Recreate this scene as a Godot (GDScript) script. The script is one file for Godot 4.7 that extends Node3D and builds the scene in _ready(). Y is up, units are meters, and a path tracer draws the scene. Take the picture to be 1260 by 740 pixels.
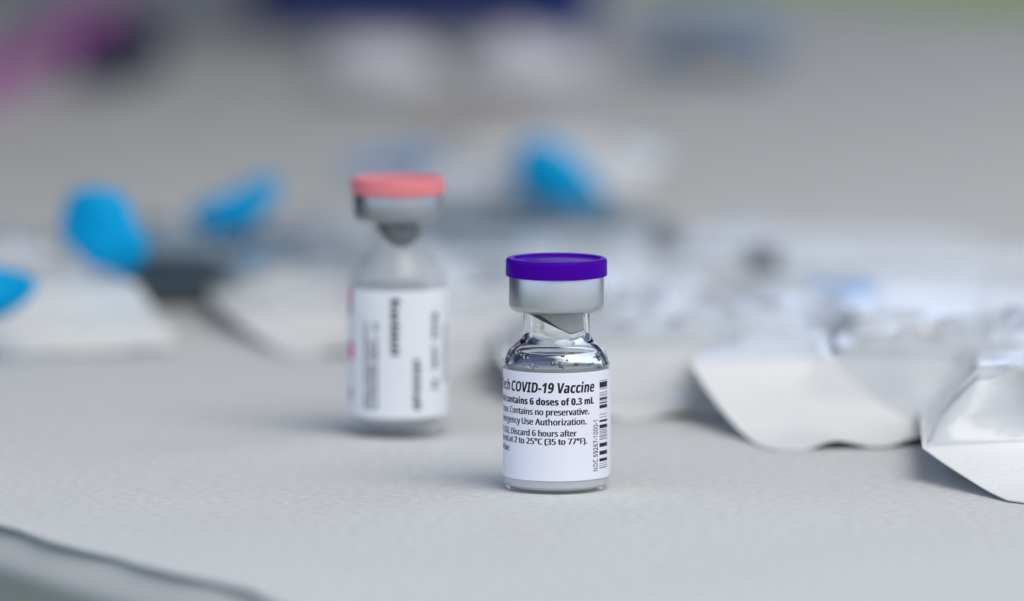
extends Node3D
# All shapes are written in millimetres and committed in metres. y is up, the vial with the purple cap stands at the origin.
const MM := 0.001

# ------------------------------------------------------------------ helpers
var taken := {}
var rng := RandomNumberGenerator.new()
var noise_a := FastNoiseLite.new()
var noise_b := FastNoiseLite.new()
var noise_r := FastNoiseLite.new()

func numbered(called: String) -> String:
	if not taken.has(called):
		taken[called] = 0
		return called
	taken[called] += 1
	return "%s_%03d" % [called, taken[called]]

class Shape:
	var v := PackedVector3Array()
	var n := PackedVector3Array()
	var t := PackedVector2Array()
	var k := PackedInt32Array()

# a grid of points p(u, v) in 0..1, facing du x dv
func grid(s: Shape, nu: int, nv: int, p: Callable, flip := false, sink := 0.0) -> void:
	var pts := PackedVector3Array()
	var at := s.v.size()
	for j in nv + 1:
		for i in nu + 1:
			pts.append(p.call(float(i) / nu, float(j) / nv))
	for j in nv + 1:
		for i in nu + 1:
			var w := nu + 1
			var du := pts[j * w + mini(i + 1, nu)] - pts[j * w + maxi(i - 1, 0)]
			var dv := pts[mini(j + 1, nv) * w + i] - pts[maxi(j - 1, 0) * w + i]
			var nn := du.cross(dv)
			nn = nn.normalized() if nn.length() > 1e-9 else Vector3.UP
			var q := pts[j * w + i] - nn * sink
			s.v.append(q)
			s.n.append(-nn if flip else nn)
			s.t.append(Vector2(float(i) / nu, float(j) / nv))
	for j in nv:
		for i in nu:
			var a := at + j * (nu + 1) + i
			var b := a + 1
			var c := a + nu + 2
			var d := a + nu + 1
			if flip:
				s.k.append_array([a, b, c, a, c, d])
			else:
				s.k.append_array([a, c, b, a, d, c])

# a sheet with two faces and closed rims
func sheet(s: Shape, nu: int, nv: int, p: Callable, thick: float) -> void:
	var at := s.v.size()
	grid(s, nu, nv, p)
	var lower := s.v.size()
	grid(s, nu, nv, p, true, thick)
	var rim := []
	for i in nu + 1: rim.append(i)
	for j in range(1, nv + 1): rim.append(j * (nu + 1) + nu)
	for i in range(nu - 1, -1, -1): rim.append(nv * (nu + 1) + i)
	for j in range(nv - 1, 0, -1): rim.append(j * (nu + 1))
	for m in rim.size():
		var a: int = rim[m]
		var b: int = rim[(m + 1) % rim.size()]
		var pa := s.v[at + a]
		var pb := s.v[at + b]
		var qa := s.v[lower + a]
		var qb := s.v[lower + b]
		var nn := (pb - pa).cross(pa - qa).normalized()
		var z := s.v.size()
		for q in [pa, pb, qb, qa]:
			s.v.append(q); s.n.append(nn); s.t.append(Vector2.ZERO)
		s.k.append_array([z, z + 1, z + 2, z, z + 2, z + 3])

# a shape turned round the y axis; profile of (radius, height) from the bottom outside up; corners over 35 degrees stay sharp
func lathe(s: Shape, profile: Array, seg := 64, xf := Transform3D()) -> void:
	var pr: Array[Vector2] = []
	for q in profile: pr.append(q)
	var m := pr.size()
	for a in m - 1:
		var p0 := pr[a]
		var p1 := pr[a + 1]
		var d := (p1 - p0).normalized()
		var n0 := d
		var n1 := d
		if a > 0:
			var e := (p0 - pr[a - 1]).normalized()
			if e.dot(d) > 0.82: n0 = (d + e).normalized()
		if a < m - 2:
			var e := (pr[a + 2] - p1).normalized()
			if e.dot(d) > 0.82: n1 = (d + e).normalized()
		var at := s.v.size()
		for i in seg + 1:
			var th := TAU * i / seg
			for w in 2:
				var q := p0 if w == 0 else p1
				var nn := n0 if w == 0 else n1
				s.v.append(xf * Vector3(q.x * cos(th), q.y, -q.x * sin(th)))
				s.n.append((xf.basis * Vector3(nn.y * cos(th), -nn.x, -nn.y * sin(th))).normalized())
				s.t.append(Vector2(float(i) / seg, float(a + w) / m))
		for i in seg:
			var z := at + i * 2
			s.k.append_array([z, z + 3, z + 2, z, z + 1, z + 3])

# rounded box: centre c, half size h, corner radius r
func rbox(s: Shape, c: Vector3, h: Vector3, r: float, xf := Transform3D(), n := 5) -> void:
	for f in 6:
		var ax := f / 2
		var sg := 1.0 if f % 2 == 0 else -1.0
		var at := s.v.size()
		var b := (ax + 1) % 3
		var e := (ax + 2) % 3
		var tb := _ticks(h[b], r, n)
		var te := _ticks(h[e], r, n)
		for y in te:
			for x in tb:
				var p := Vector3.ZERO
				p[ax] = h[ax] * sg
				p[b] = x
				p[e] = y
				var core := Vector3(clampf(p.x, -h.x + r, h.x - r), clampf(p.y, -h.y + r, h.y - r), clampf(p.z, -h.z + r, h.z - r))
				var nn := (p - core).normalized()
				s.v.append(xf * (c + core + nn * r))
				s.n.append((xf.basis * nn).normalized())
				s.t.append(Vector2(x, y))
		var w := tb.size()
		for j in te.size() - 1:
			for i in w - 1:
				var a := at + j * w + i
				if sg > 0: s.k.append_array([a, a + w + 1, a + 1, a, a + w, a + w + 1])
				else: s.k.append_array([a, a + 1, a + w + 1, a, a + w + 1, a + w])

func _ticks(h: float, r: float, n: int) -> Array[float]:
	var o: Array[float] = []
	for i in n: o.append(-h + r - r * tan(PI / 4 * (1.0 - float(i) / n)))
	o.append(-h + r)
	for i in 6: o.append(lerpf(-h + r, h - r, (i + 1) / 6.0))
	for i in n: o.append(h - r + r * tan(PI / 4 * float(i + 1) / n))
	return o

func tube(s: Shape, path: Array, r: Callable, seg := 16) -> void:
	var m := path.size() - 1
	grid(s, seg, m, func(u, v):
		var i := int(round(v * m))
		var p: Vector3 = path[i]
		var d: Vector3 = (path[mini(i + 1, m)] - path[maxi(i - 1, 0)]).normalized()
		var side := d.cross(Vector3(0.13, 1, 0.07)).normalized()
		var up := side.cross(d)
		return p + (side * cos(u * TAU) + up * sin(u * TAU)) * r.call(v))

func build(s: Shape, called: String, m: Material, parent: Node = null) -> MeshInstance3D:
	var o := MeshInstance3D.new()
	var arr := []
	arr.resize(Mesh.ARRAY_MAX)
	var pts := PackedVector3Array()
	for q in s.v: pts.append(q * MM)
	arr[Mesh.ARRAY_VERTEX] = pts
	arr[Mesh.ARRAY_NORMAL] = s.n
	arr[Mesh.ARRAY_TEX_UV] = s.t
	arr[Mesh.ARRAY_INDEX] = s.k
	var me := ArrayMesh.new()
	me.add_surface_from_arrays(Mesh.PRIMITIVE_TRIANGLES, arr)
	me.surface_set_material(0, m)
	o.mesh = me
	if parent == null:
		o.name = numbered(called)
		add_child(o)
	else:
		o.name = called
		if parent.has_node(NodePath(called)):
			var k := 1
			while parent.has_node(NodePath("%s_%03d" % [called, k])): k += 1
			o.name = "%s_%03d" % [called, k]
		parent.add_child(o, true)
	return o

func tag(o: Node, label: String, category := "", group := "", kind := "") -> Node:
	if label: o.set_meta("label", label)
	if category: o.set_meta("category", category)
	if group: o.set_meta("group", group)
	if kind: o.set_meta("kind", kind)
	return o

func thing(called: String, label: String, category: String, at_mm := Vector3.ZERO, group := "", turn := Basis()) -> Node3D:
	var o := Node3D.new()
	o.name = numbered(called)
	add_child(o)
	o.transform = Transform3D(turn, at_mm * MM)
	tag(o, label, category, group)
	return o

func mat(r: float, g: float, b: float, rough := 0.6, spec := 0.5) -> StandardMaterial3D:   # linear base colour
	var m := StandardMaterial3D.new()
	m.albedo_color = Color(r, g, b).linear_to_srgb()
	m.roughness = rough
	m.metallic_specular = spec
	return m

func noise_tex(freq: float, octaves: int, size: int, sd: int, kind := FastNoiseLite.TYPE_SIMPLEX_SMOOTH, lo := 0.0, hi := 1.0) -> NoiseTexture2D:
	var t := NoiseTexture2D.new()
	var f := FastNoiseLite.new()
	f.noise_type = kind
	f.frequency = freq
	f.fractal_octaves = octaves
	f.seed = sd
	t.noise = f
	t.width = size
	t.height = size
	t.seamless = true
	t.generate_mipmaps = false
	if lo != 0.0 or hi != 1.0:
		var g := Gradient.new()
		g.set_color(0, Color(lo, lo, lo))
		g.set_color(1, Color(hi, hi, hi))
		t.color_ramp = g
	return t

func bump(m: StandardMaterial3D, t: Texture2D, depth_mm: float, tile_mm: float) -> void:
	m.heightmap_enabled = true
	m.heightmap_texture = t
	m.heightmap_scale = depth_mm * 0.1
	m.uv1_triplanar = true
	m.uv1_world_triplanar = true
	m.uv1_scale = Vector3.ONE * (1000.0 / tile_mm)

func glass_mat(tint: Color, ior: float, rough := 0.0) -> StandardMaterial3D:
	var m := StandardMaterial3D.new()
	m.albedo_color = Color(tint.r, tint.g, tint.b, 0.0)
	m.roughness = rough
	m.refraction_enabled = true
	m.refraction_scale = (ior - 1.0) / 10.0
	return m

func film_mat(alpha: float, rough: float, tint := Color(0.93, 0.95, 0.97)) -> StandardMaterial3D:
	var m := StandardMaterial3D.new()
	m.transparency = BaseMaterial3D.TRANSPARENCY_ALPHA
	m.albedo_color = Color(tint.r, tint.g, tint.b, alpha)
	m.roughness = rough
	return m

# ------------------------------------------------------------------ print on labels
var font_plain: SystemFont
var font_bold: SystemFont

func make_fonts() -> void:
	font_plain = SystemFont.new()
	font_plain.font_names = PackedStringArray(["Droid Sans"])
	font_plain.font_weight = 400
	font_bold = SystemFont.new()
	font_bold.font_names = PackedStringArray(["Droid Sans"])
	font_bold.font_weight = 700

func text_shape(said: String, font: Font) -> Array:    # triangles in units of the cap height, from x = 0 on; and the width
	var tm := TextMesh.new()
	tm.text = said
	tm.font = font
	tm.font_size = 96
	tm.pixel_size = 0.01
	tm.depth = 0.0
	tm.curve_step = 1.0
	tm.horizontal_alignment = HORIZONTAL_ALIGNMENT_LEFT
	tm.vertical_alignment = VERTICAL_ALIGNMENT_BOTTOM
	var ref := TextMesh.new()
	ref.text = "H"
	ref.font = font
	ref.font_size = 96
	ref.pixel_size = 0.01
	ref.depth = 0.0
	ref.vertical_alignment = VERTICAL_ALIGNMENT_BOTTOM
	var rv: PackedVector3Array = ref.surface_get_arrays(0)[Mesh.ARRAY_VERTEX]
	var y0 := INF
	var y1 := -INF
	for q in rv:
		y0 = minf(y0, q.y)
		y1 = maxf(y1, q.y)
	var a := tm.surface_get_arrays(0)
	var vv: PackedVector3Array = a[Mesh.ARRAY_VERTEX]
	var kk: PackedInt32Array = a[Mesh.ARRAY_INDEX] if a[Mesh.ARRAY_INDEX] != null else PackedInt32Array(range(vv.size()))
	var x0 := INF
	var x1 := -INF
	for q in vv:
		x0 = minf(x0, q.x)
		x1 = maxf(x1, q.x)
	var out := PackedVector2Array()
	for i in kk:
		out.append(Vector2((vv[i].x - x0) / (y1 - y0), (vv[i].y - y0) / (y1 - y0)))
	return [out, (x1 - x0) / (y1 - y0)]

func fill_triangle(im: Image, a: Vector2, b: Vector2, c: Vector2, ink: Color, grow: float) -> void:
	var y_lo := int(ceil(minf(a.y, minf(b.y, c.y)) - 0.5))
	var y_hi := int(floor(maxf(a.y, maxf(b.y, c.y)) - 0.5))
	for y in range(maxi(0, y_lo), mini(im.get_height() - 1, y_hi) + 1):
		var yy := y + 0.5
		var lo := INF
		var hi := -INF
		for e in [[a, b], [b, c], [c, a]]:
			var p: Vector2 = e[0]
			var q: Vector2 = e[1]
			if (p.y <= yy) != (q.y <= yy):
				var x := p.x + (q.x - p.x) * (yy - p.y) / (q.y - p.y)
				lo = minf(lo, x)
				hi = maxf(hi, x)
		if hi >= lo:
			var xa := int(round(lo - grow))
			var xb := int(round(hi + grow))
			if xb > xa: im.fill_rect(Rect2i(xa, y, xb - xa, 1), ink)

# text from s0 to s1 (mm along the label) with its baseline at t and its capitals cap mm high; before it, at the same scale, lead; upright = false turns it a quarter to read upwards
func print_text(im: Image, ppmm: float, left: float, top: float, said: String, lead: String, s0: float, s1: float, t: float, cap: float, font: Font, ink: Color, shear := 0.0, grow := 0.0, upright := true) -> void:
	var ts := text_shape(said, font)
	var sx: float = (s1 - s0) / (ts[1] as float)
	var jobs := [[ts[0], s0]]
	if lead:
		var ls := text_shape(lead, font)
		jobs.append([ls[0], s0 - (ls[1] as float) * sx - 0.42 * sx])
	for job in jobs:
		var tri: PackedVector2Array = job[0]
		var pts := PackedVector2Array()
		for q in tri:
			var along: float = job[1] + (q.x + shear * q.y) * sx
			var above: float = q.y * cap
			var s := along if upright else t - above
			var h := t + above if upright else along
			pts.append(Vector2((s - left) * ppmm, (top - h) * ppmm))
		for i in range(0, pts.size(), 3):
			fill_triangle(im, pts[i], pts[i + 1], pts[i + 2], ink, grow)

# ------------------------------------------------------------------ the vials
var M := {}

# a label wrapped round radius r from arc s0 to s1 and from height h0 to h1, corners rounded, its right end a little lifted
func label_shape(r: float, s0: float, s1: float, h0: float, h1: float, corner: float, lift: float) -> Shape:
	var s := Shape.new()
	var cols := []
	var n := 150
	for i in n + 1:
		var f := float(i) / n
		cols.append(lerpf(s0, s1, f))
	for e in 12:
		cols.append(s0 + corner * (1 - cos(PI / 2 * (e + 0.5) / 12.0)))
		cols.append(s1 - corner * (1 - cos(PI / 2 * (e + 0.5) / 12.0)))
	cols.sort()
	var rows := 10
	for c in cols:
		var d: float = minf(c - s0, s1 - c)
		var cut := 0.0
		if d < corner: cut = corner - sqrt(maxf(0.0, corner * corner - (corner - d) * (corner - d)))
		var rr: float = r + lift * pow(clampf((c - (s1 - 4.0)) / 4.0, 0, 1), 2.0)
		var th: float = c / r
		for j in rows + 1:
			var h := lerpf(h0 + cut, h1 - cut, float(j) / rows)
			s.v.append(Vector3(rr * sin(th), h, rr * cos(th)))
			s.n.append(Vector3(sin(th), 0, cos(th)))
			s.t.append(Vector2((c - s0) / (s1 - s0), (h1 - h) / (h1 - h0)))
	for i in cols.size() - 1:
		for j in rows:
			var a := i * (rows + 1) + j
			var b := a + rows + 1
			s.k.append_array([a, b + 1, b, a, a + 1, b + 1])
	return s

func arc(c: Vector2, rx: float, ry: float, a0: float, a1: float, n := 8) -> Array:
	var o := []
	for i in n + 1:
		var a := deg_to_rad(lerpf(a0, a1, float(i) / n))
		o.append(c + Vector2(rx * cos(a), ry * sin(a)))
	return o

func vial_label_front() -> ImageTexture:
	var ppmm := 40.0
	var s0 := -37.0
	var s1 := 11.5
	var im := Image.create_empty(int((s1 - s0) * ppmm), int(16.35 * ppmm), false, Image.FORMAT_RGB8)
	im.fill(Color(0.935, 0.935, 0.975))
	var ink := Color(0.035, 0.035, 0.05)
	var top := 18.45
	print_text(im, ppmm, s0, top, "COVID-19 Vaccine", "Pfizer-BioNTech", -8.08, 6.15, 15.4, 1.55, font_bold, ink, 0.16, 1.5)
	print_text(im, ppmm, s0, top, "contains 6 doses of 0.3 mL", "After dilution, vial", -9.78, 6.15, 13.57, 1.03, font_bold, ink, 0.0, 1.8)
	print_text(im, ppmm, s0, top, "Contains no preservative.", "For intramuscular use.", -8.41, 5.26, 12.05, 0.95, font_plain, ink, 0.0, 2.1)
	print_text(im, ppmm, s0, top, "Use Authorization.", "For use under Emergency", -5.66, 4.74, 10.55, 0.95, font_plain, ink, 0.0, 2.1)
	print_text(im, ppmm, s0, top, "Discard 6 hours after", "DILUTE BEFORE USE.", -8.08, 3.04, 8.85, 0.9, font_plain, ink, 0.0, 2.1)
	print_text(im, ppmm, s0, top, "at 2 to 25°C (35 to 77°F).", "dilution when stored", -8.66, 4.82, 7.62, 0.9, font_plain, ink, 0.0, 2.6)
	print_text(im, ppmm, s0, top, "time:", "Dilution date and", -10.7, -8.66, 6.2, 0.9, font_plain, ink, 0.0, 2.0)
	print_text(im, ppmm, s0, top, "NDC 59267-1000-1", "", 3.3, 11.0, 7.05, 0.92, font_plain, ink, 0.0, 1.6, false)
	# the bar code: bars run round the vial
	var bars := [[108, 111], [116, 145], [150, 154], [169, 172], [178, 181], [186, 189], [196, 208], [211, 214], [219, 226], [233, 251], [280, 283], [294, 297], [309, 320], [334, 353], [359, 363], [368, 371], [375, 379], [384, 387], [391, 396], [400, 403], [407, 411], [427, 448], [467, 488], [505, 521], [530, 533], [541, 544], [551, 556]]
	for b in bars:
		var ha: float = 16.9 - (b[0] - 108) * 13.3 / 447.0
		var hb: float = 16.9 - (b[1] - 108) * 13.3 / 447.0
		im.fill_rect(Rect2i(int((7.5 - s0) * ppmm), int((top - ha) * ppmm), int(2.3 * ppmm), maxi(2, int((ha - hb) * ppmm))), ink)
	return ImageTexture.create_from_image(im)

func vial_label_rear() -> ImageTexture:
	var ppmm := 20.0
	var s0 := -30.0
	var s1 := 14.0
	var im := Image.create_empty(int((s1 - s0) * ppmm), int(20.2 * ppmm), false, Image.FORMAT_RGB8)
	im.fill(Color(0.93, 0.94, 0.955))
	var ink := Color(0.1, 0.11, 0.13)
	var top := 23.5
	var g := RandomNumberGenerator.new()
	g.seed = 5
	# columns of print that runs up the vial, too blurred to be read: [arc, width, low, high, weight]
	for c in [[-5.35, 0.75, 4.6, 18.4, 0.55], [-4.45, 0.75, 4.6, 15.0, 0.5], [-3.5, 0.8, 4.6, 18.4, 0.5], [-0.3, 1.5, 13.3, 22.2, 0.62], [3.3, 1.4, 4.6, 11.9, 0.55], [6.8, 1.3, 7.7, 19.2, 0.6], [9.8, 1.3, 8.5, 17.2, 0.5], [-9.6, 1.3, 19.3, 21.0, 0.7], [-9.5, 1.2, 5.9, 7.3, 0.7]]:
		var h: float = c[2]
		while h < c[3]:
			var w: float = g.randf_range(0.35, 0.62) * c[1]
			if g.randf() > 0.06:
				for k in 3:
					var hh: float = h + k * w / 3.0
					var a: float = c[0] - c[1] / 2 + (g.randf() * 0.3 * c[1] if k == 1 else 0.0)
					var wid: float = c[1] * (g.randf_range(0.55, 1.0))
					im.fill_rect(Rect2i(int((a - s0) * ppmm), int((top - hh - w / 3) * ppmm), maxi(2, int(wid * ppmm)), maxi(2, int(w / 3 * c[4] * ppmm * 2.0))), ink)
			h += w * 1.3
	for b in [[-9.9, 21.6, 1.9], [-9.7, 12.2, 2.9]]:
		im.fill_rect(Rect2i(int((b[0] - s0) * ppmm) - 12, int((top - b[1] - b[2]) * ppmm), 34, int(b[2] * ppmm)), Color(0.86, 0.32, 0.52))
	return ImageTexture.create_from_image(im)

func make_front_vial() -> void:
	var o := thing("vaccine_vial", "small clear glass vial with purple flip cap and white printed label, in sharp focus", "vial")
	# lower wall and foot, hidden by the label but for the foot
	var pr := [Vector2(0, 0.35), Vector2(5.4, 0.3), Vector2(6.3, 0.0), Vector2(7.0, 0.02)]
	pr.append_array(arc(Vector2(7.0, 1.0), 1.0, 1.0, -80, 0, 6))
	pr.append(Vector2(8.0, 10.0))
	pr.append(Vector2(8.0, 17.5))
	var s := Shape.new()
	lathe(s, pr, 120)
	build(s, "glass_wall", M.thin_glass, o)
	# shoulder, neck and lip: outside up, over the lip, inside down
	pr = [Vector2(7.4, 17.5), Vector2(8.0, 17.5), Vector2(8.0, 18.6)]
	pr.append_array(arc(Vector2(5.7, 18.8), 2.3, 2.9, 6, 66, 9))
	pr.append_array(arc(Vector2(7.3, 24.2), 2.26, 2.6, 236, 182, 7))
	pr.append(Vector2(5.02, 27.6))
	pr.append_array([Vector2(5.3, 28.0), Vector2(6.3, 28.4), Vector2(6.4, 31.0), Vector2(4.4, 31.2), Vector2(4.2, 30.8), Vector2(4.2, 24.0)])
	pr.append_array(arc(Vector2(6.75, 24.0), 2.55, 2.6, 185, 236, 6))
	pr.append_array(arc(Vector2(5.3, 18.5), 2.1, 2.6, 62, 0, 8))
	pr.append(Vector2(7.4, 17.5))
	s = Shape.new()
	lathe(s, pr, 120)
	build(s, "glass_shoulder", M.glass, o)
	# the cloudy liquid, climbing a little at the wall
	s = Shape.new()
	lathe(s, [Vector2(0, 0.5), Vector2(6.5, 0.4), Vector2(7.3, 0.55), Vector2(7.75, 0.95), Vector2(7.88, 1.6), Vector2(7.88, 17.3), Vector2(7.45, 17.45), Vector2(7.45, 19.0), Vector2(7.1, 18.75), Vector2(6.5, 18.55), Vector2(5.0, 18.45), Vector2(0, 18.4)], 96)
	build(s, "liquid", M.liquid, o)
	# rubber stopper whose plug is cut slantwise below
	s = Shape.new()
	lathe(s, [Vector2(4.22, 30.9), Vector2(6.2, 31.25), Vector2(6.3, 32.4), Vector2(6.2, 32.5), Vector2(0, 32.5)], 64)
	grid(s, 64, 10, func(u, v):
		var a: float = -TAU * u
		var x := 4.16 * cos(a)
		var low: float = 23.8 + maxf(0.0, 2.1 - x) * 0.5 + maxf(0.0, x - 2.1) * 0.3
		return Vector3(x, lerpf(minf(low, 28.3), 31.0, v), 4.16 * sin(a)))
	grid(s, 64, 6, func(u, v):
		var a: float = -TAU * u
		var q: float = maxf(0.02, v)
		var x := 4.16 * cos(a) * q
		var low: float = 23.8 + maxf(0.0, 2.1 - x) * 0.5 + maxf(0.0, x - 2.1) * 0.3
		return Vector3(x, minf(low, 28.3) + (1.0 - q * q) * 0.5, 4.16 * sin(a) * q))
	build(s, "stopper", M.stopper, o)
	s = Shape.new()  # dark rim added for the shadow and refraction under the crimp
	grid(s, 64, 2, func(u, v):
		var a: float = -TAU * u
		var x := 4.19 * cos(a)
		var low: float = 23.8 + maxf(0.0, 2.1 - x) * 0.5 + maxf(0.0, x - 2.1) * 0.3
		return Vector3(x, minf(low, 28.3) - 0.04 + v * lerpf(0.12, 0.7, smoothstep(1.2, -2.4, x)), 4.19 * sin(a)))
	build(s, "stopper_edge_shade", M.rubber_black, o)
	# aluminium crimp
	s = Shape.new()
	var cr := [Vector2(5.15, 27.35), Vector2(5.3, 27.05), Vector2(6.1, 27.0)]
	cr.append_array(arc(Vector2(6.1, 28.1), 1.1, 1.1, -85, -5, 8))
	cr.append_array([Vector2(7.17, 29.5), Vector2(7.15, 32.1), Vector2(7.0, 32.5), Vector2(2.0, 32.6)])
	lathe(s, cr, 120)
	build(s, "aluminium_seal", M.aluminium, o)
	# purple flip cap with a dished top
	s = Shape.new()
	var cp := [Vector2(6.4, 32.55), Vector2(7.45, 32.3), Vector2(7.62, 32.35), Vector2(7.66, 32.5), Vector2(7.64, 34.3)]
	cp.append_array(arc(Vector2(7.2, 34.5), 0.44, 0.5, 8, 84, 6))
	cp.append_array([Vector2(6.85, 35.0), Vector2(6.6, 34.92), Vector2(6.35, 34.65), Vector2(5.8, 34.55), Vector2(4.4, 34.52), Vector2(4.2, 34.6), Vector2(2, 34.66), Vector2(0, 34.68)])
	lathe(s, cp, 120)
	build(s, "flip_cap", M.purple, o)
	# label
	var lm := mat(1, 1, 1, 0.42)
	lm.albedo_texture = vial_label_front()
	lm.backlight_enabled = true
	lm.backlight = Color(0.6, 0.6, 0.6)
	var lb := build(label_shape(8.06, -37.0, 11.5, 2.1, 18.45, 1.6, 0.22), "label", lm, o)
	tag(lb, "white wraparound label with black print and a bar code")
	# condensation on the shoulder
	s = Shape.new()
	var g := RandomNumberGenerator.new()
	g.seed = 11
	for i in 46:
		var a := g.randf_range(-1.5, 1.5)
		var f := g.randf_range(4.0, 62.0)
		if i > 30: f = g.randf_range(2.0, 20.0)
		var c := Vector2(5.7, 18.8) + Vector2(2.3 * cos(deg_to_rad(f)), 2.9 * sin(deg_to_rad(f)))
		var nn := Vector3(cos(deg_to_rad(f)) / 2.3 * sin(a), sin(deg_to_rad(f)) / 2.9, cos(deg_to_rad(f)) / 2.3 * cos(a)).normalized()
		var p := Vector3(c.x * sin(a), c.y, c.x * cos(a))
		var side := nn.cross(Vector3(sin(a), 0.2, cos(a) + 0.01)).normalized()
		var r := g.randf_range(0.12, 0.3) * (1.6 if i % 9 == 0 else 1.0)
		var bs := Basis(side * r * g.randf_range(1.0, 1.9), nn * r * 0.5, side.cross(nn) * r)
		lathe(s, [Vector2(0.02, -1), Vector2(0.7, -0.7), Vector2(1, 0), Vector2(0.7, 0.7), Vector2(0.02, 1)], 12, Transform3D(bs, p))
	var dr := build(s, "condensation", M.glass, o)
	tag(dr, "small droplets on the shoulder of the vial", "", "", "stuff")

func make_rear_vial() -> void:
	var o := thing("diluent_vial", "taller blurred glass vial with coral pink cap and white label, behind the purple-capped one", "vial", Vector3(-25.0, 0, -62.8), "", Basis.from_scale(Vector3(1, 1.014, 1)))
	var pr := [Vector2(0, 0.6), Vector2(5.4, 0.4), Vector2(6.3, 0.0), Vector2(7.0, 0.02)]
	pr.append_array(arc(Vector2(7.0, 1.0), 1.0, 1.0, -80, 0, 6))
	pr.append(Vector2(8.0, 14.0))
	pr.append(Vector2(8.0, 24.6))
	pr.append_array(arc(Vector2(6.0, 24.6), 2.0, 2.6, 0, 52, 8))
	pr.append_array([Vector2(6.3, 27.7), Vector2(5.4, 28.8), Vector2(4.85, 30.0), Vector2(4.64, 31.2), Vector2(4.62, 34.4)])
	pr.append_array([Vector2(5.0, 34.8), Vector2(6.3, 35.1), Vector2(6.4, 37.4), Vector2(3.7, 37.6), Vector2(3.5, 37.2), Vector2(3.6, 30.0), Vector2(4.5, 29.0), Vector2(5.8, 27.3), Vector2(7.0, 25.4), Vector2(7.3, 24.0), Vector2(7.3, 3.2)])
	pr.append_array(arc(Vector2(5.6, 3.0), 1.4, 1.2, -10, -80, 6))
	pr.append(Vector2(0, 2.0))
	var s := Shape.new()
	lathe(s, pr, 96)
	build(s, "glass_body", M.frosted, o)
	s = Shape.new()
	lathe(s, [Vector2(0, 1.9), Vector2(5.6, 1.76), Vector2(6.6, 2.2), Vector2(7.05, 3.0), Vector2(7.05, 21.0), Vector2(0, 20.9)], 64)
	build(s, "liquid", M.milky, o)
	s = Shape.new()
	lathe(s, [Vector2(3.52, 37.0), Vector2(6.2, 37.65), Vector2(6.2, 38.5), Vector2(0, 38.5)], 48)
	grid(s, 48, 8, func(u, v):
		var a: float = -TAU * u
		var x := 3.46 * cos(a)
		return Vector3(x, lerpf(30.0 + pow(absf(x - 0.7), 2.0) * 0.19, 37.2, v), 3.46 * sin(a)))
	build(s, "stopper", M.rubber_grey, o)
	s = Shape.new()
	grid(s, 48, 6, func(u, v):
		var a: float = -TAU * u
		var q: float = maxf(0.02, v)
		var x := 3.5 * cos(a) * q
		return Vector3(x, 29.95 + pow(absf(x - 0.7), 2.0) * 0.19 + (1 - q) * 0.4, 3.5 * sin(a) * q))
	grid(s, 48, 2, func(u, v):
		var a: float = -TAU * u
		var x := 3.5 * cos(a)
		return Vector3(x, 29.95 + pow(absf(x - 0.7), 2.0) * 0.19 + v * (1.1 + 0.5 * smoothstep(0.5, -2.5, x)), 3.5 * sin(a)))
	build(s, "stopper_plug", M.rubber_black, o)
	s = Shape.new()
	var cr := [Vector2(4.7, 34.6), Vector2(5.2, 34.1), Vector2(6.1, 34.0)]
	cr.append_array(arc(Vector2(6.3, 34.8), 0.8, 0.8, -85, -5, 6))
	cr.append_array([Vector2(7.12, 36.0), Vector2(7.1, 38.1), Vector2(6.9, 38.5), Vector2(2.0, 38.6)])
	lathe(s, cr, 96)
	build(s, "aluminium_seal", M.aluminium_smooth, o)
	s = Shape.new()
	var cp := [Vector2(6.4, 38.55), Vector2(7.35, 38.3), Vector2(7.5, 38.4), Vector2(7.52, 38.75), Vector2(7.5, 40.3)]
	cp.append_array(arc(Vector2(7.0, 40.3), 0.5, 0.5, 8, 84, 6))
	cp.append_array([Vector2(6.5, 40.78), Vector2(6.2, 40.6), Vector2(0, 40.55)])
	lathe(s, cp, 96)
	build(s, "flip_cap", M.coral, o)
	var lm := mat(1, 1, 1, 0.45)
	lm.albedo_texture = vial_label_rear()
	lm.backlight_enabled = true
	lm.backlight = Color(0.6, 0.6, 0.6)
	build(label_shape(8.06, -30.0, 14.0, 3.3, 23.5, 1.0, 0.1), "label", lm, o)

# ------------------------------------------------------------------ syringe packages
# o: crest corner (left end of the fold) on the ground plane; a1, a2: how far flap and body turn to the left of straight back (degrees)
func pack_point(d: Dictionary, u: float, v: float) -> Vector3:
	var a1 := deg_to_rad(d.a1)
	var a2 := deg_to_rad(d.a2)
	var k := smoothstep(-6.0, 16.0, v - d.flap)
	var uu := Vector2(cos(a1), -sin(a1)).lerp(Vector2(cos(a2), -sin(a2)), k)
	var p: Vector2 = d.o + uu * u
	if v < d.flap: p -= Vector2(-sin(a1), -cos(a1)) * (d.flap - v)
	else: p += Vector2(-sin(a2), -cos(a2)) * (v - d.flap)
	var h: float
	var wob: float = noise_a.get_noise_3d(u * 1.1 + d.seed * 90, v * 0.9, 3.0)
	if v < d.flap:
		var f: float = v / d.flap
		h = d.h * pow(f, d.get("curl", 1.9))
		h += (0.75 + 0.75 * sin(u * 0.42 + d.seed * 1.7) + wob * 1.2) * pow(1.0 - f, 2.0) * d.get("wave", 1.0) * smoothstep(0.0, 8.0, u)
		h += wob * 0.9 * f * (1.0 - f) * 2.0
	else:
		var b: float = clampf((v - d.flap) / (d.len - d.flap), 0, 1)
		h = lerpf(d.h, d.get("back", d.h * 0.6), smoothstep(0.0, 0.6, b)) + wob * 0.8 * smoothstep(0.0, 0.15, b)
	return Vector3(p.x, maxf(h, 0.25) + d.get("lift", 0.0), p.y)

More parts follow.
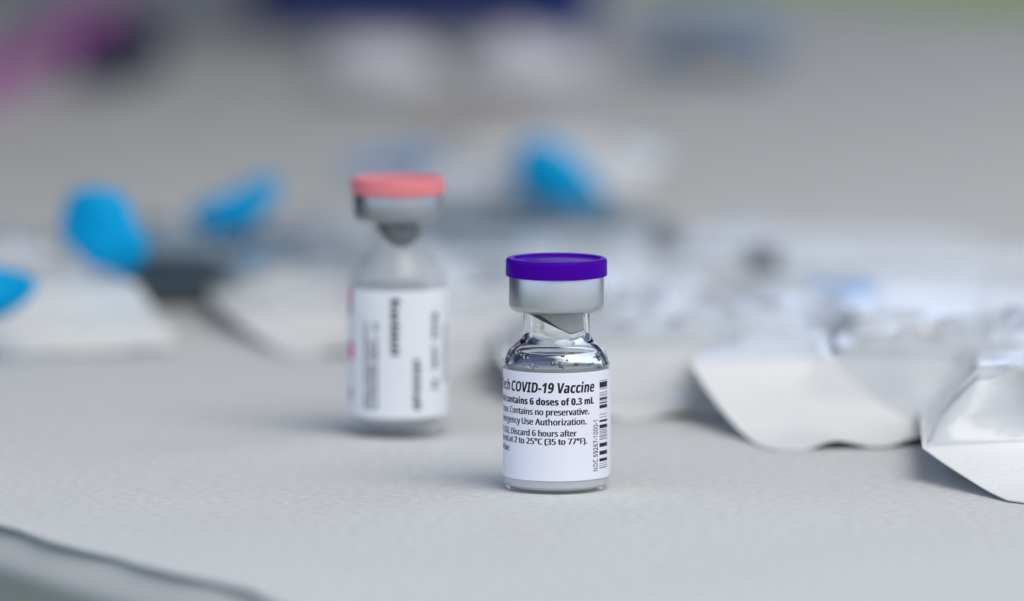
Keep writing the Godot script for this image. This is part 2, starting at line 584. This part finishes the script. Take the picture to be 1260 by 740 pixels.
func film_front(d: Dictionary, u: float) -> float:
	var x: float = u / d.w
	return lerpf(d.get("front_left", d.film_front), d.film_front, smoothstep(0.42, 0.6, x))

func film_puff(d: Dictionary, u: float, v: float) -> float:
	var w: float = d.w
	var x: float = clampf((u - 1.0) / (w - 2.0), 0, 1)
	var across: float = pow(clampf(sin(PI * x) * d.get("steep", 1.7), 0.0, 1.0), 0.75)
	across *= lerpf(d.get("left", 0.8), 1.0, smoothstep(0.3, 0.62, x))
	var r0: float = film_front(d, u)
	var rise: float = smoothstep(r0 - 1.0, r0 + d.get("film_rise", 22.0), v)
	var back: float = lerpf(1.0, d.get("sink", 0.5), smoothstep(d.flap + 20.0, d.len * 0.75, v)) * smoothstep(d.len, d.len - 18.0, v)
	if not d.has("planes"):
		var g := RandomNumberGenerator.new()
		g.seed = int(d.seed * 17.0)
		var list := []
		for i in 11: list.append([g.randf_range(0.0, TAU), g.randf_range(0.25, 1.25), g.randf_range(1.02, 1.3)])
		d["planes"] = list
	# the film is stretched into crisp facets, one swelling after the other along the package
	var q := Vector2(u - w * (0.5 + 0.08 * sin(floor(v / 44.0) * 2.1 + d.seed)), fposmod(v, 44.0) - 22.0)
	var facet := 1.12
	for pl in d.planes:
		var lean: float = q.x * cos(pl[0] + floor(v / 44.0) * 1.7) + q.y * sin(pl[0] + floor(v / 44.0) * 1.7)
		facet = minf(facet, pl[2] - pl[1] * lean / 24.0)
	facet = maxf(facet, 0.3)
	var ridge: float = 1.0 - absf(noise_r.get_noise_3d(u * 0.9 + d.seed * 40, v * 0.6, 9.0)) * 2.4
	var out: float = d.puff * across * rise * back * lerpf(1.0, facet, d.get("crisp", 0.75))
	out *= 1.0 + 0.14 * (ridge - 0.65)
	return out + 0.15

func package(called: String, label: String, d: Dictionary, group: String) -> Node3D:
	var base := pack_point(d, d.w * 0.5, d.len * 0.5)
	base.y = 0.0
	var o := thing(called, label, "package", base, group)
	var s := Shape.new()
	var rc: float = d.get("corner", 6.0)
	var nv: int = d.get("nv", 110)
	sheet(s, 44, nv, func(u, v):
		var uu: float = u * d.w
		var v0 := 0.0
		if uu < rc: v0 = rc - sqrt(maxf(0.0, rc * rc - (rc - uu) * (rc - uu)))
		elif uu > d.w - rc: v0 = rc - sqrt(maxf(0.0, rc * rc - pow(uu - d.w + rc, 2.0)))
		return pack_point(d, uu, v0 + (d.len - v0) * pow(v, 1.35)) - base, 0.22)
	build(s, "paper_backing", M.paper, o)
	s = Shape.new()
	grid(s, 80, nv * 2, func(u, v):
		var uu: float = lerpf(0.8, d.w - 0.6, u)
		var vv: float = lerpf(film_front(d, uu) - 1.0, d.len - 1.0, pow(v, 1.3))
		var p := pack_point(d, uu, vv) - base
		p.y += film_puff(d, uu, vv)
		return p)
	build(s, "clear_film", M.film, o)
	return o

# a syringe lying along `dir`, its thumb disc at `at`; length of the parts in mm
func syringe(label: String, at: Vector3, dir: Vector3, tip: Material, cap: Material, rod: Material, group: String, pulled := 12.0, slim := 1.0) -> void:
	var y := dir.normalized()
	var x := y.cross(Vector3.UP).normalized()
	var o := thing("syringe", label, "syringe", at, group, Basis(x * slim, y, x.cross(y) * slim))
	var s := Shape.new()
	lathe(s, [Vector2(0, 0), Vector2(4.4, 0), Vector2(4.8, 0.4), Vector2(4.8, 1.2), Vector2(4.4, 1.6), Vector2(1, 1.7)], 40)
	for k in 4: rbox(s, Vector3(1.7, 0.8 + (pulled + 50) / 2, 0), Vector3(1.75, (pulled + 50) / 2, 0.35), 0.2, Transform3D(Basis(Vector3.UP, PI / 2 * k), Vector3.ZERO), 2)
	build(s, "plunger", rod, o)
	s = Shape.new()
	var f := pulled
	lathe(s, [Vector2(4.1, f), Vector2(5.6, f), Vector2(5.8, f + 0.3), Vector2(5.6, f + 1.4), Vector2(4.9, f + 1.6), Vector2(4.75, f + 3), Vector2(4.75, f + 62), Vector2(4.2, f + 63), Vector2(2.0, f + 64), Vector2(1.8, f + 70), Vector2(1.2, f + 70)], 40)
	build(s, "barrel", M.barrel, o)
	s = Shape.new()
	lathe(s, [Vector2(0, f + 49), Vector2(4.0, f + 49), Vector2(4.2, f + 49.6), Vector2(3.8, f + 51), Vector2(4.2, f + 53), Vector2(3.9, f + 55), Vector2(0, f + 57)], 32)
	build(s, "plunger_tip", tip, o)
	s = Shape.new()
	lathe(s, [Vector2(2.3, f + 66), Vector2(3.6, f + 66), Vector2(3.6, f + 74), Vector2(2.6, f + 78), Vector2(2.2, f + 108), Vector2(1.6, f + 110), Vector2(0, f + 110)], 32)
	build(s, "needle_cap", cap, o)

# the blue safety shield of a needle, with its hub and clear sheath
func needle(label: String, at: Vector3, turn: Basis, k: float, wide: float, tall: float, group: String) -> void:
	var o := thing("safety_needle", label, "needle", at, group, turn)
	var s := Shape.new()
	grid(s, 40, 24, func(u, v):
		var th: float = -TAU * u
		var ph: float = PI * (v - 0.5)
		var n := Vector3(cos(ph) * cos(th), sin(ph), cos(ph) * sin(th))
		var q := Vector3(signf(n.x) * pow(absf(n.x), 0.96), signf(n.y) * pow(absf(n.y), 0.96), signf(n.z) * pow(absf(n.z), 0.96))
		q *= Vector3(wide, tall, 4.2) * k
		q += n * noise_a.get_noise_3d(n.x * 25 + tall * 40, n.y * 25, n.z * 25) * 1.6 * k
		q.x += -q.y * 0.22 + q.y * q.y * 0.025 / k
		return q)
	build(s, "safety_shield", M.cyan, o)
	s = Shape.new()
	lathe(s, [Vector2(0, -9), Vector2(2.4, -9), Vector2(3.0, -8), Vector2(3.2, -4), Vector2(2.4, -2), Vector2(0, -1.5)], 28, Transform3D(Basis(Vector3.RIGHT, 1.2) * Basis.from_scale(Vector3.ONE * k), Vector3(1.0 * k, -2.0 * k, -2.0 * k)))
	build(s, "hub", M.cyan, o)
	s = Shape.new()
	lathe(s, [Vector2(0, 0), Vector2(2.4, 0.2), Vector2(1.9, 26), Vector2(0, 27)], 24, Transform3D(Basis(Vector3.RIGHT, -PI / 2) * Basis.from_scale(Vector3.ONE * k), Vector3(0, -2, -2)))
	build(s, "needle_sheath", M.barrel, o)

# ------------------------------------------------------------------ the scene
func _ready() -> void:
	# camera: a long lens, focused on the front vial
	var cam := Camera3D.new()
	cam.name = "camera"
	add_child(cam)
	var at := CameraAttributesPhysical.new()
	at.frustum_focal_length = 262.8
	at.exposure_aperture = 10.6
	at.frustum_focus_distance = 0.986
	at.frustum_near = 0.05
	at.frustum_far = 200.0
	cam.attributes = at
	cam.fov = 5.2306
	cam.near = 0.05
	cam.far = 200.0
	cam.position = Vector3(-6.6956, 139.0, 985.778) * MM
	cam.rotation = Vector3(-0.1116327, 0, 0)
	cam.current = true
	# sky: bright overcast, softly blue
	var env := Environment.new()
	var sm := ProceduralSkyMaterial.new()
	sm.sky_top_color = Color(0.63, 0.71, 0.86)
	sm.sky_horizon_color = Color(0.845, 0.885, 0.955)
	sm.sky_curve = 0.2
	sm.ground_bottom_color = Color(0.2, 0.23, 0.16)
	sm.ground_horizon_color = Color(0.42, 0.45, 0.38)
	sm.sun_angle_max = 1.0
	var sky := Sky.new()
	sky.sky_material = sm
	env.background_mode = Environment.BG_SKY
	env.sky = sky
	env.tonemap_mode = Environment.TONE_MAPPER_LINEAR
	env.tonemap_exposure = 1.72
	env.sdfgi_enabled = true
	env.ssao_enabled = true
	env.ssil_enabled = true
	var we := WorldEnvironment.new()
	we.name = "environment"
	we.environment = env
	add_child(we)
	var sun := DirectionalLight3D.new()
	sun.name = "sun"
	sun.light_color = Color(1.0, 0.985, 0.965)
	sun.light_energy = 0.42
	sun.light_angular_distance = 46.0
	sun.shadow_enabled = true
	sun.rotation_degrees = Vector3(-58, 34, 0)
	add_child(sun)

	rng.seed = 7
	noise_a.seed = 3
	noise_a.frequency = 0.03
	noise_a.fractal_octaves = 3
	noise_b.seed = 8
	noise_b.frequency = 0.012
	noise_b.fractal_octaves = 2
	noise_r.seed = 21
	noise_r.frequency = 0.045
	noise_r.fractal_octaves = 2
	make_fonts()
	make_materials()
	make_setting()
	make_front_vial()
	make_rear_vial()
	make_right_packages()
	make_left_packages()
	make_far_things()

func make_materials() -> void:
	M.glass = glass_mat(Color(0.985, 0.99, 0.99), 1.5)
	M.liquid = mat(0.58, 0.6, 0.61, 0.25)
	M.liquid.backlight_enabled = true
	M.liquid.backlight = Color(0.7, 0.7, 0.7)
	M.thin_glass = film_mat(0.08, 0.04)
	M.milky = mat(0.6, 0.62, 0.62, 0.3)
	M.milky.backlight_enabled = true
	M.milky.backlight = Color(0.8, 0.8, 0.8)
	M.frosted = film_mat(0.1, 0.14, Color(0.7, 0.72, 0.73))
	M.frosted.metallic_specular = 0.3
	M.aluminium = mat(0.56, 0.57, 0.59, 0.34)
	M.aluminium.metallic = 1.0
	bump(M.aluminium, noise_tex(0.1, 3, 512, 4), 0.03, 9.0)
	M.aluminium_smooth = mat(0.4, 0.41, 0.425, 0.4)
	M.aluminium_smooth.metallic = 1.0
	M.purple = mat(0.056, 0.002, 0.31, 0.36, 0.1)
	M.coral = mat(0.74, 0.2, 0.22, 0.45)
	M.stopper = mat(0.52, 0.52, 0.52, 0.5)
	M.rubber_grey = mat(0.16, 0.165, 0.175, 0.6)
	M.rubber_black = mat(0.02, 0.022, 0.03, 0.5)
	M.paper = mat(0.69, 0.705, 0.7, 0.75, 0.4)
	bump(M.paper, noise_tex(0.03, 4, 512, 9), 0.12, 22.0)
	M.film = film_mat(0.24, 0.22)
	bump(M.film, noise_tex(0.02, 3, 512, 61, FastNoiseLite.TYPE_SIMPLEX_SMOOTH), 0.25, 60.0)
	M.crinkle = film_mat(0.08, 0.1)
	M.wrapper = film_mat(0.45, 0.2, Color(0.55, 0.64, 0.7))
	M.wrapper_white = film_mat(0.28, 0.2, Color(0.86, 0.89, 0.93))
	M.barrel = film_mat(0.16, 0.12)
	M.white_plastic = mat(0.72, 0.74, 0.77, 0.4)
	M.cyan = mat(0.0, 0.3, 0.6, 0.5, 0.2)
	M.pale_blue = mat(0.25, 0.42, 0.68, 0.4)
	M.cover = mat(0.66, 0.68, 0.685, 0.85, 0.3)
	bump(M.cover, noise_tex(0.05, 4, 1024, 31), 0.06, 40.0)
	M.cover.uv1_scale = Vector3(10.0, 25.0, 27.0)
	M.cover.detail_enabled = true
	M.cover.detail_blend_mode = BaseMaterial3D.BLEND_MODE_MUL
	M.cover.detail_albedo = noise_tex(0.04, 4, 1024, 77, FastNoiseLite.TYPE_SIMPLEX_SMOOTH, 0.85, 1.0)
	M.table = mat(0.5, 0.52, 0.5, 0.45)
	M.cloth = mat(0.45, 0.455, 0.44, 0.9, 0.2)
	M.shade_canopy = mat(0.3, 0.31, 0.33, 0.8, 0.3)
	M.grass = mat(0.13, 0.18, 0.035, 0.9)
	bump(M.grass, noise_tex(0.05, 4, 256, 15), 20.0, 300.0)
	M.navy = mat(0.012, 0.028, 0.16, 0.7)
	M.navy_dark = mat(0.0, 0.02, 0.17, 0.6)
	M.slate = mat(0.015, 0.022, 0.06, 0.7)
	M.magenta = mat(0.48, 0.08, 0.44, 0.7)
	M.cotton = mat(0.7, 0.7, 0.74, 0.95, 0.2)
	M.beige = mat(0.5, 0.36, 0.3, 0.7)
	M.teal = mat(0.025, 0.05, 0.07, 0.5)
	M.grey_blue = mat(0.11, 0.17, 0.225, 0.5, 0.3)
	M.sky_blue = mat(0.14, 0.28, 0.5, 0.6)

# the table lies turned by 30 degrees to the view: e runs back along its near left edge, n runs across it
const E0 := Vector2(-81.2, 37.7)
const EV := Vector2(-0.503, -0.864)
const NV := Vector2(0.864, -0.503)

func on_table(a: float, b: float, h: float) -> Vector3:
	var p := E0 + EV * a + NV * b
	return Vector3(p.x, h, p.y)

func make_setting() -> void:
	var s := Shape.new()
	grid(s, 8, 8, func(u, v): return Vector3((u - 0.5) * 80000.0, -741.0, (0.5 - v) * 80000.0))
	tag(build(s, "ground", M.grass), "green grass lawn below and beyond the table", "", "", "structure")
	# the cover: a soft nonwoven sheet with a slightly wavy edge over the table's rim
	s = Shape.new()
	sheet(s, 240, 190, func(u, v):
		var a: float = lerpf(-640.0, 1240.0, v)
		var b: float = lerpf(0.0, 752.0, pow(u, 1.5))
		var edge: float = (noise_a.get_noise_2d(a * 1.6, 4.0) * 1.3 + noise_b.get_noise_2d(a, 90.0) * 1.2) * smoothstep(60.0, 0.0, b)
		var p := E0 + EV * a + NV * (b + edge)
		var near := 1.0 - smoothstep(10.0, 40.0, p.length())
		var h: float = noise_b.get_noise_2d(p.x * 1.4, p.y * 1.4) * 0.5 * (1.0 - near) + noise_a.get_noise_2d(p.x, p.y) * 0.16 * (1.0 - near)
		var fl := smoothstep(14.0, 0.0, b) * (0.25 + 0.35 * noise_a.get_noise_2d(a * 0.8, 55.0))
		return Vector3(p.x, h - 0.02 - (1.0 - near) * 0.12 + fl, p.y), 0.6)
	tag(build(s, "table_cover", M.cover), "white nonwoven cover sheet spread over the table, its edge at lower left", "table cover")
	# the cloth under the cover, bulging over the table's edge and hanging down
	var prof := [Vector2(9.0, -0.75), Vector2(1.2, -0.8), Vector2(0.7, -0.9), Vector2(0.2, -1.5), Vector2(-0.7, -2.3), Vector2(-1.7, -3.3), Vector2(-2.6, -4.5), Vector2(-3.0, -5.6), Vector2(-2.7, -7.0), Vector2(-1.6, -9.0), Vector2(-0.6, -12.0), Vector2(0.6, -18.0), Vector2(0.8, -26.0), Vector2(-1.0, -60.0), Vector2(0.0, -120.0), Vector2(1.0, -240.0)]
	s = Shape.new()
	for side in 2:
		grid(s, 150, prof.size() - 1, func(u, v):
			var i := int(round(v * (prof.size() - 1)))
			var q: Vector2 = prof[i]
			var a: float = lerpf(-640.0, 1240.0, u)
			var fold: float = noise_a.get_noise_2d(a * 0.7 + side * 900.0, q.y * 0.35) * minf(8.0, 0.2 - q.y * 0.05)
			var b: float = q.x + fold
			return on_table(a, b if side == 0 else 752.0 - b, q.y + minf(0.0, fold * 0.15)), side == 0)
	tag(build(s, "tablecloth", M.cloth), "white tablecloth hanging over the table edge under the cover, at lower left", "tablecloth")
	# the table below it
	var o := thing("folding_table", "white plastic folding table under the cloth and the white cover sheet", "table", Vector3(on_table(300, 376, 0).x, -741, on_table(300, 376, 0).z))
	var base: Vector3 = o.position / MM
	s = Shape.new()
	var tx := Transform3D(Basis(Vector3(NV.x, 0, NV.y), Vector3.UP, Vector3(-EV.x, 0, -EV.y)), on_table(300, 376, 0) - base)
	rbox(s, Vector3(0, -21.0, 0), Vector3(367, 17.0, 935), 4.0, tx, 2)
	build(s, "tabletop", M.table, o)
	for q in [[-560, 60], [-560, 690], [1160, 60], [1160, 690]]:
		s = Shape.new()
		lathe(s, [Vector2(0, 0), Vector2(13, 0), Vector2(14, 2), Vector2(13, 705), Vector2(0, 705)], 20, Transform3D(Basis(), on_table(q[0], q[1], -741) - base))
		build(s, "leg", M.table, o)
	# roof and walls out of view, added to shade the far end of the table
	o = thing("shade_canopy", "unseen grey fabric roof with navy side walls, added to shade the far end of the table", "shade_canopy", Vector3(-1000, -741, -1200))
	base = o.position / MM
	s = Shape.new()
	sheet(s, 20, 20, func(u, v):
		var mid: float = 1.0 - maxf(absf(u - 0.5), absf(v - 0.5)) * 2.0
		var b: float = lerpf(-350.0, 1550.0, u)
		return on_table(lerpf(-420.0 + b * 0.45, 2500.0, v), b, 1400.0 + 450.0 * mid) - base, 2.0)
	build(s, "roof", M.shade_canopy, o)
	for side in [[-262.0, 260.0, 1500.0], [1552.0, 300.0, 1500.0]]:
		s = Shape.new()
		sheet(s, 40, 10, func(u, v):
			var a: float = lerpf(side[1], side[2], u)
			return on_table(a, side[0] + noise_a.get_noise_2d(a * 0.3, v * 60.0) * 40.0, lerpf(-735.0, 1398.0, v)) - base, 1.0)
		build(s, "shade_wall", M.navy, o)
	s = Shape.new()
	sheet(s, 40, 10, func(u, v):
		var b: float = lerpf(900.0, -255.0, u)
		return on_table(1504.0 + noise_a.get_noise_2d(b * 0.3, v * 60.0) * 30.0, b, lerpf(-735.0, 1398.0, v)) - base, 1.0)
	build(s, "shade_wall", M.navy, o)
	for z in [-350.0, 1550.0]:
		for x in [-415.0 + z * 0.45, 2500.0]:
			s = Shape.new()
			lathe(s, [Vector2(0, 0), Vector2(16, 0), Vector2(16, 2138), Vector2(0, 2138)], 16, Transform3D(Basis(), on_table(x, z, -741) - base))
			build(s, "pole", M.aluminium_smooth, o)

func make_right_packages() -> void:
	var grp := "peel packages spread over the right half of the table"
	var pc := {"o": Vector2(55.8, -7.5), "a1": 27.0, "a2": -3.0, "flap": 30.0, "h": 5.2, "w": 60.0, "len": 205.0, "seed": 1.0, "steep": 2.4, "puff": 15.0, "crisp": 0.4, "nv": 150, "film_front": 31.0, "film_rise": 7.0, "curl": 1.55, "wave": 0.3, "corner": 5.0, "back": 2.0, "sink": 0.5, "left": 0.9}
	package("syringe_package", "paper and film peel package nearest the lens at the right edge, flap curled down", pc, grp)
	var pb := {"o": Vector2(22.4, -80.0), "a1": 17.0, "a2": -4.0, "flap": 41.0, "h": 9.4, "w": 54.0, "len": 225.0, "seed": 2.0, "crisp": 0.5, "puff": 7.5, "steep": 2.5, "film_front": 3.0, "front_left": 42.0, "film_rise": 30.0, "curl": 2.0, "wave": 0.9, "corner": 4.0, "back": 3.0, "sink": 0.6, "left": 0.4}
	package("syringe_package", "peel package with tall pointed white flap, just right of the purple-capped vial", pb, grp)
	var pa := {"o": Vector2(-9.0, -112.0), "a1": 14.0, "a2": 1.0, "flap": 36.0, "h": 6.8, "w": 42.0, "len": 200.0, "seed": 3.0, "puff": 5.0, "steep": 3.0, "film_front": 10.0, "film_rise": 26.0, "curl": 1.7, "wave": 0.5, "corner": 6.0, "back": 2.5, "sink": 0.6, "left": 0.7}
	package("syringe_package", "blurred peel package directly behind the purple-capped vial", pa, grp)
	var pe := {"o": Vector2(-32.0, -178.0), "a1": 8.0, "a2": -4.0, "flap": 36.0, "h": 6.0, "w": 46.0, "len": 160.0, "seed": 8.0, "puff": 5.0, "steep": 3.0, "film_front": 10.0, "film_rise": 24.0, "curl": 1.7, "wave": 0.5, "corner": 6.0, "back": 2.0, "sink": 0.6, "left": 0.7}
	package("syringe_package", "blurred white peel package in the gap between the two vials", pe, grp)
	var pd := {"o": Vector2(66.0, -125.0), "a1": 5.0, "a2": -6.0, "flap": 30.0, "h": 5.0, "w": 64.0, "len": 160.0, "seed": 4.0, "puff": 6.0, "steep": 3.0, "film_front": 8.0, "film_rise": 20.0, "back": 3.0, "sink": 0.7}
	package("syringe_package", "flat blurred peel package at the right edge, farthest back of the right-hand ones", pd, grp)
	wrapper("crumpled clear film lying on the right packages, catching bluish highlights", Vector3(66, 11.0, -92), 46.0, 44.0, 0.2, 5.5, M.crinkle, 11.0, "crumpled clear films on the right packages")
	wrapper("crumpled clear film across the tops of the packages behind the purple-capped vial", Vector3(24, 8.5, -150), 60.0, 60.0, -0.1, 5.0, M.crinkle, 12.0, "crumpled clear films on the right packages")
	var sg := "syringes lying on and in the peel packages"
	syringe("syringe in the nearest right-hand package, its white thumb disc facing the lens", Vector3(80, 11.0, -32), Vector3(0.06, -0.035, -1), M.rubber_grey, M.white_plastic, M.white_plastic, sg, 14.0)
	syringe("clear syringe lying crosswise on the right packages, with a blurred black plunger tip", Vector3(103, 7.5, -252), Vector3(-1, 0.0, -0.1), M.rubber_black, M.barrel, M.barrel, sg, 10.0, 0.62)
	syringe("clear syringe lying crosswise farther back, its plunger tip dark teal", Vector3(86, 6.0, -305), Vector3(-1, 0.0, -0.1), M.teal, M.barrel, M.barrel, sg, 10.0, 0.62)
	var s := Shape.new()
	lathe(s, [Vector2(0, -13), Vector2(3.0, -13), Vector2(3.6, -12), Vector2(3.4, -4), Vector2(2.6, 0), Vector2(2.0, 17), Vector2(0, 18)], 24)
	var q := build(s, "needle_guard", M.pale_blue)
	q.transform = Transform3D(Basis(Vector3.BACK, 1.45) * Basis.from_scale(Vector3(0.8, 0.4, 0.8)), Vector3(54.5, 6.0, -212) * MM)
	tag(q, "small pale blue needle tip guard among the films at right", "needle guard")
	s = Shape.new()
	lathe(s, [Vector2(0, -9), Vector2(3.0, -9), Vector2(3.6, -8), Vector2(3.4, -4), Vector2(2.6, 0), Vector2(2.0, 12), Vector2(0, 13)], 24)
	q = build(s, "needle_guard", M.pale_blue)
	q.transform = Transform3D(Basis(Vector3.BACK, 1.7), Vector3(-32.6, 6.0, -478) * MM)
	tag(q, "pale blue needle tip guard lying well behind the pink-capped vial", "needle guard")

func make_left_packages() -> void:
	var grp := "peel packages on the left half of the table"
	var p1 := {"o": Vector2(-124.0, -188.0), "a1": 20.0, "a2": 24.0, "flap": 30.0, "h": 8.5, "w": 52.0, "len": 120.0, "seed": 5.0, "puff": 10.0, "film_front": 12.0, "film_rise": 34.0, "curl": 1.2, "wave": 0.4, "corner": 6.0, "back": 5.0, "sink": 0.8}
	package("needle_package", "blurred white needle package at the left edge with a bright front flap", p1, grp)
	var p2 := {"o": Vector2(-62.0, -214.0), "a1": 18.0, "a2": 2.0, "flap": 52.0, "h": 4.6, "w": 50.0, "len": 150.0, "seed": 6.0, "puff": 7.0, "film_front": 14.0, "front_left": 40.0, "film_rise": 24.0, "curl": 1.3, "wave": 0.9, "corner": 6.0, "back": 3.0}
	package("needle_package", "blurred needle package just left of the pink-capped vial, corner flap lifted", p2, grp)
	var p3 := {"o": Vector2(-26.0, -462.0), "a1": -4.0, "a2": -6.0, "flap": 22.0, "h": 7.0, "w": 50.0, "len": 80.0, "seed": 7.0, "puff": 9.0, "film_front": 4.0, "film_rise": 16.0, "back": 5.0, "nv": 70}
	package("needle_package", "blurred needle package behind both vials, farthest of all packages", p3, grp)
	var sg := "blue safety needles on the packages"
	needle("large round blue needle shield on the left package, upright and saturated", Vector3(-81.5, 18.0, -208), Basis(Vector3.BACK, 0.15), 1.1, 6.2, 7.6, sg)
	needle("blue needle shield cut off by the left edge of the photo", Vector3(-101.0, 12.0, -158), Basis(Vector3.BACK, 1.2), 1.1, 5.0, 8.5, sg)
	needle("pale blue needle shield lying flat left of the pink-capped vial", Vector3(-61.8, 10.5, -322), Basis(Vector3.BACK, 1.75), 0.95, 4.4, 10.5, sg)
	needle("tilted blue needle shield between and behind the two vials", Vector3(2.0, 7.0, -424), Basis(Vector3.BACK, 0.6), 1.15, 6.4, 8.4, sg)
	# dark slab put in for the shade in the gap between the left packages
	var o := thing("gap_shade_slab", "dark teal slab standing in for the shade in the gap between the left packages", "gap_shade_slab", Vector3(-70.5, 0, -252))
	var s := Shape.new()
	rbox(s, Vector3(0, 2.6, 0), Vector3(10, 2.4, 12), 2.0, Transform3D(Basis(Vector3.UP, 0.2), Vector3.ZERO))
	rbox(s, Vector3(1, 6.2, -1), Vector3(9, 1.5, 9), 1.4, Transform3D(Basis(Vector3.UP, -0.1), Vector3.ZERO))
	build(s, "slab", M.teal, o)
	var wg := "crumpled wrappers in the blurred middle of the table"
	wrapper("blue-grey plastic wrapper lying flat behind the two vials", Vector3(0, 0, -392), 52.0, 84.0, 0.15, 3.0, M.grey_blue, 1.0, wg)
	wrapper("grey-blue clear wrapper behind the shoulder of the pink-capped vial", Vector3(-17, 0, -325), 44.0, 70.0, -0.2, 4.0, M.wrapper, 2.0, wg)
	wrapper("whitish clear wrapper left of the pink flip cap", Vector3(-40, 0, -345), 40.0, 80.0, 0.3, 7.0, M.wrapper_white, 3.0, wg)
	wrapper("bluish clear wrapper under the flat-lying pale blue needle shield", Vector3(-66, 0, -335), 46.0, 60.0, 0.1, 6.0, M.wrapper, 4.0, wg)
	wrapper("whitish clear wrapper beside the tilted blue needle shield", Vector3(-14, 0, -455), 34.0, 60.0, -0.2, 9.0, M.wrapper_white, 5.0, wg)
	wrapper("grey-blue clear wrapper between the dark teal slab and the pink-capped vial", Vector3(-45, 0, -285), 40.0, 60.0, -0.1, 6.0, M.wrapper, 8.0, wg)
	wrapper("pale clear wrapper behind the purple cap, right of the tilted needle shield", Vector3(28, 0, -340), 56.0, 80.0, 0.2, 4.0, M.wrapper_white, 6.0, wg)
	wrapper("thin clear wrapper at the far left beside the big blue needle shield", Vector3(-108, 0, -270), 40.0, 70.0, 0.2, 11.0, M.wrapper_white, 7.0, wg)

func wrapper(label: String, at: Vector3, w: float, l: float, turn: float, tall: float, m: Material, sd: float, group: String) -> void:
	var s := Shape.new()
	sheet(s, 48, 48, func(u, v):
		var r: float = 1.0 - absf(noise_r.get_noise_3d(u * w * 1.2, v * l * 0.8, sd * 50.0)) * 2.2
		var edge: float = minf(minf(u, 1 - u), minf(v, 1 - v))
		var h: float = 0.4 + tall * (0.25 + 0.6 * maxf(0.0, r)) * smoothstep(0.0, 0.18, edge) + tall * 0.25 * maxf(0.0, noise_a.get_noise_2d(u * w + sd * 30, v * l))
		return Vector3((u - 0.5) * w + sin(v * 4.0 + sd) * 3.0, h, (0.5 - v) * l + sin(u * 5.0 + sd) * 3.0), 0.15)
	var q := build(s, "wrapper", m)
	q.transform = Transform3D(Basis(Vector3.UP, turn), at * MM)
	tag(q, label, "wrapper", group)

func make_far_things() -> void:
	# cotton balls
	var where := [Vector3(-43.6, 0, -749.4), Vector3(-3.9, 0, -749.4)]
	var said := ["white cotton ball beyond the pink-capped vial, left of two", "white cotton ball nearer the middle of the picture, right of two"]
	for k in 2:
		var s := Shape.new()
		grid(s, 40, 24, func(u, v):
			var th: float = -TAU * u
			var ph: float = PI * (v - 0.5)
			var n := Vector3(cos(ph) * cos(th), sin(ph), cos(ph) * sin(th))
			return Vector3(n.x * 16.5, n.y * 7.0 + 7.0, n.z * 13.0) + n * noise_a.get_noise_3d(n.x * 60 + k * 99, n.y * 60, n.z * 60) * 3.5)
		var o := build(s, "cotton_ball", M.cotton)
		o.position = where[k] * MM
		tag(o, said[k], "cotton ball", "cotton balls at the far end of the table")
	# navy cooler bag
	var o := thing("cooler_bag", "large navy blue cooler bag standing at the far end of the table", "bag", Vector3(-44, 0, -985))
	var s := Shape.new()
	rbox(s, Vector3(0, 75, 0), Vector3(40, 75, 45), 12.0)
	build(s, "body", M.navy, o)
	s = Shape.new()
	rbox(s, Vector3(0, 156, 0), Vector3(42, 8, 47), 6.0)
	build(s, "lid", M.navy, o)
	s = Shape.new()
	var path := []
	for i in 21: path.append(Vector3(lerpf(-26, 26, i / 20.0), 160 + 50 * sin(PI * i / 20.0), 0))
	tube(s, path, func(_v): return 4.0)
	build(s, "handle", M.navy_dark, o)
	# dark blue bottle
	o = thing("bottle", "very dark blue bottle beside the navy cooler bag", "bottle", Vector3(6, 0, -960))
	s = Shape.new()
	lathe(s, [Vector2(0, 0), Vector2(12, 0), Vector2(13, 1), Vector2(13, 70), Vector2(9, 80), Vector2(5, 84), Vector2(5, 90)], 32)
	build(s, "body", M.navy_dark, o)
	s = Shape.new()
	lathe(s, [Vector2(0, 90), Vector2(6, 90), Vector2(6, 104), Vector2(0, 105)], 24)
	build(s, "cap", M.white_plastic, o)
	# magenta strap standing on its edge, and a dark pouch
	s = Shape.new()
	sheet(s, 40, 6, func(u, v): return Vector3(lerpf(-152, -123, u) + sin(u * 6.0) * 2.0 + v * 1.5, 0.4 + v * 10.5, lerpf(-640, -1010, u)), 1.2)
	tag(build(s, "tourniquet_strap", M.magenta), "magenta elastic strap running across the far left corner of the table", "strap")
	s = Shape.new()
	rbox(s, Vector3(0, 6, 0), Vector3(9, 6, 30), 4.0)
	var q := build(s, "pouch", M.slate)
	q.transform = Transform3D(Basis(Vector3.UP, -0.12), Vector3(-113, 0, -795) * MM)
	tag(q, "small dark slate pouch lying by the magenta strap", "pouch")
	# pale blue wipe packet and beige plaster
	s = Shape.new()
	sheet(s, 20, 20, func(u, v): return Vector3((u - 0.5) * 38.0, 5.0 + noise_a.get_noise_2d(u * 50, v * 50) * 6.0 + 7.0 * sin(u * PI), (0.5 - v) * 80.0), 0.6)
	q = build(s, "wipe_packet", M.sky_blue)
	q.position = Vector3(50, 0, -850) * MM
	tag(q, "pale blue wipe packet lying alone at the far end of the table", "packet")
	s = Shape.new()
	sheet(s, 20, 6, func(u, v): return Vector3((u - 0.5) * 40.0, 1.2 + sin(u * PI) * 1.5, (0.5 - v) * 16.0), 0.5)
	q = build(s, "adhesive_bandage", M.beige)
	q.position = Vector3(-14, 0, -610) * MM
	tag(q, "beige adhesive bandage strip in front of the cotton balls", "bandage")
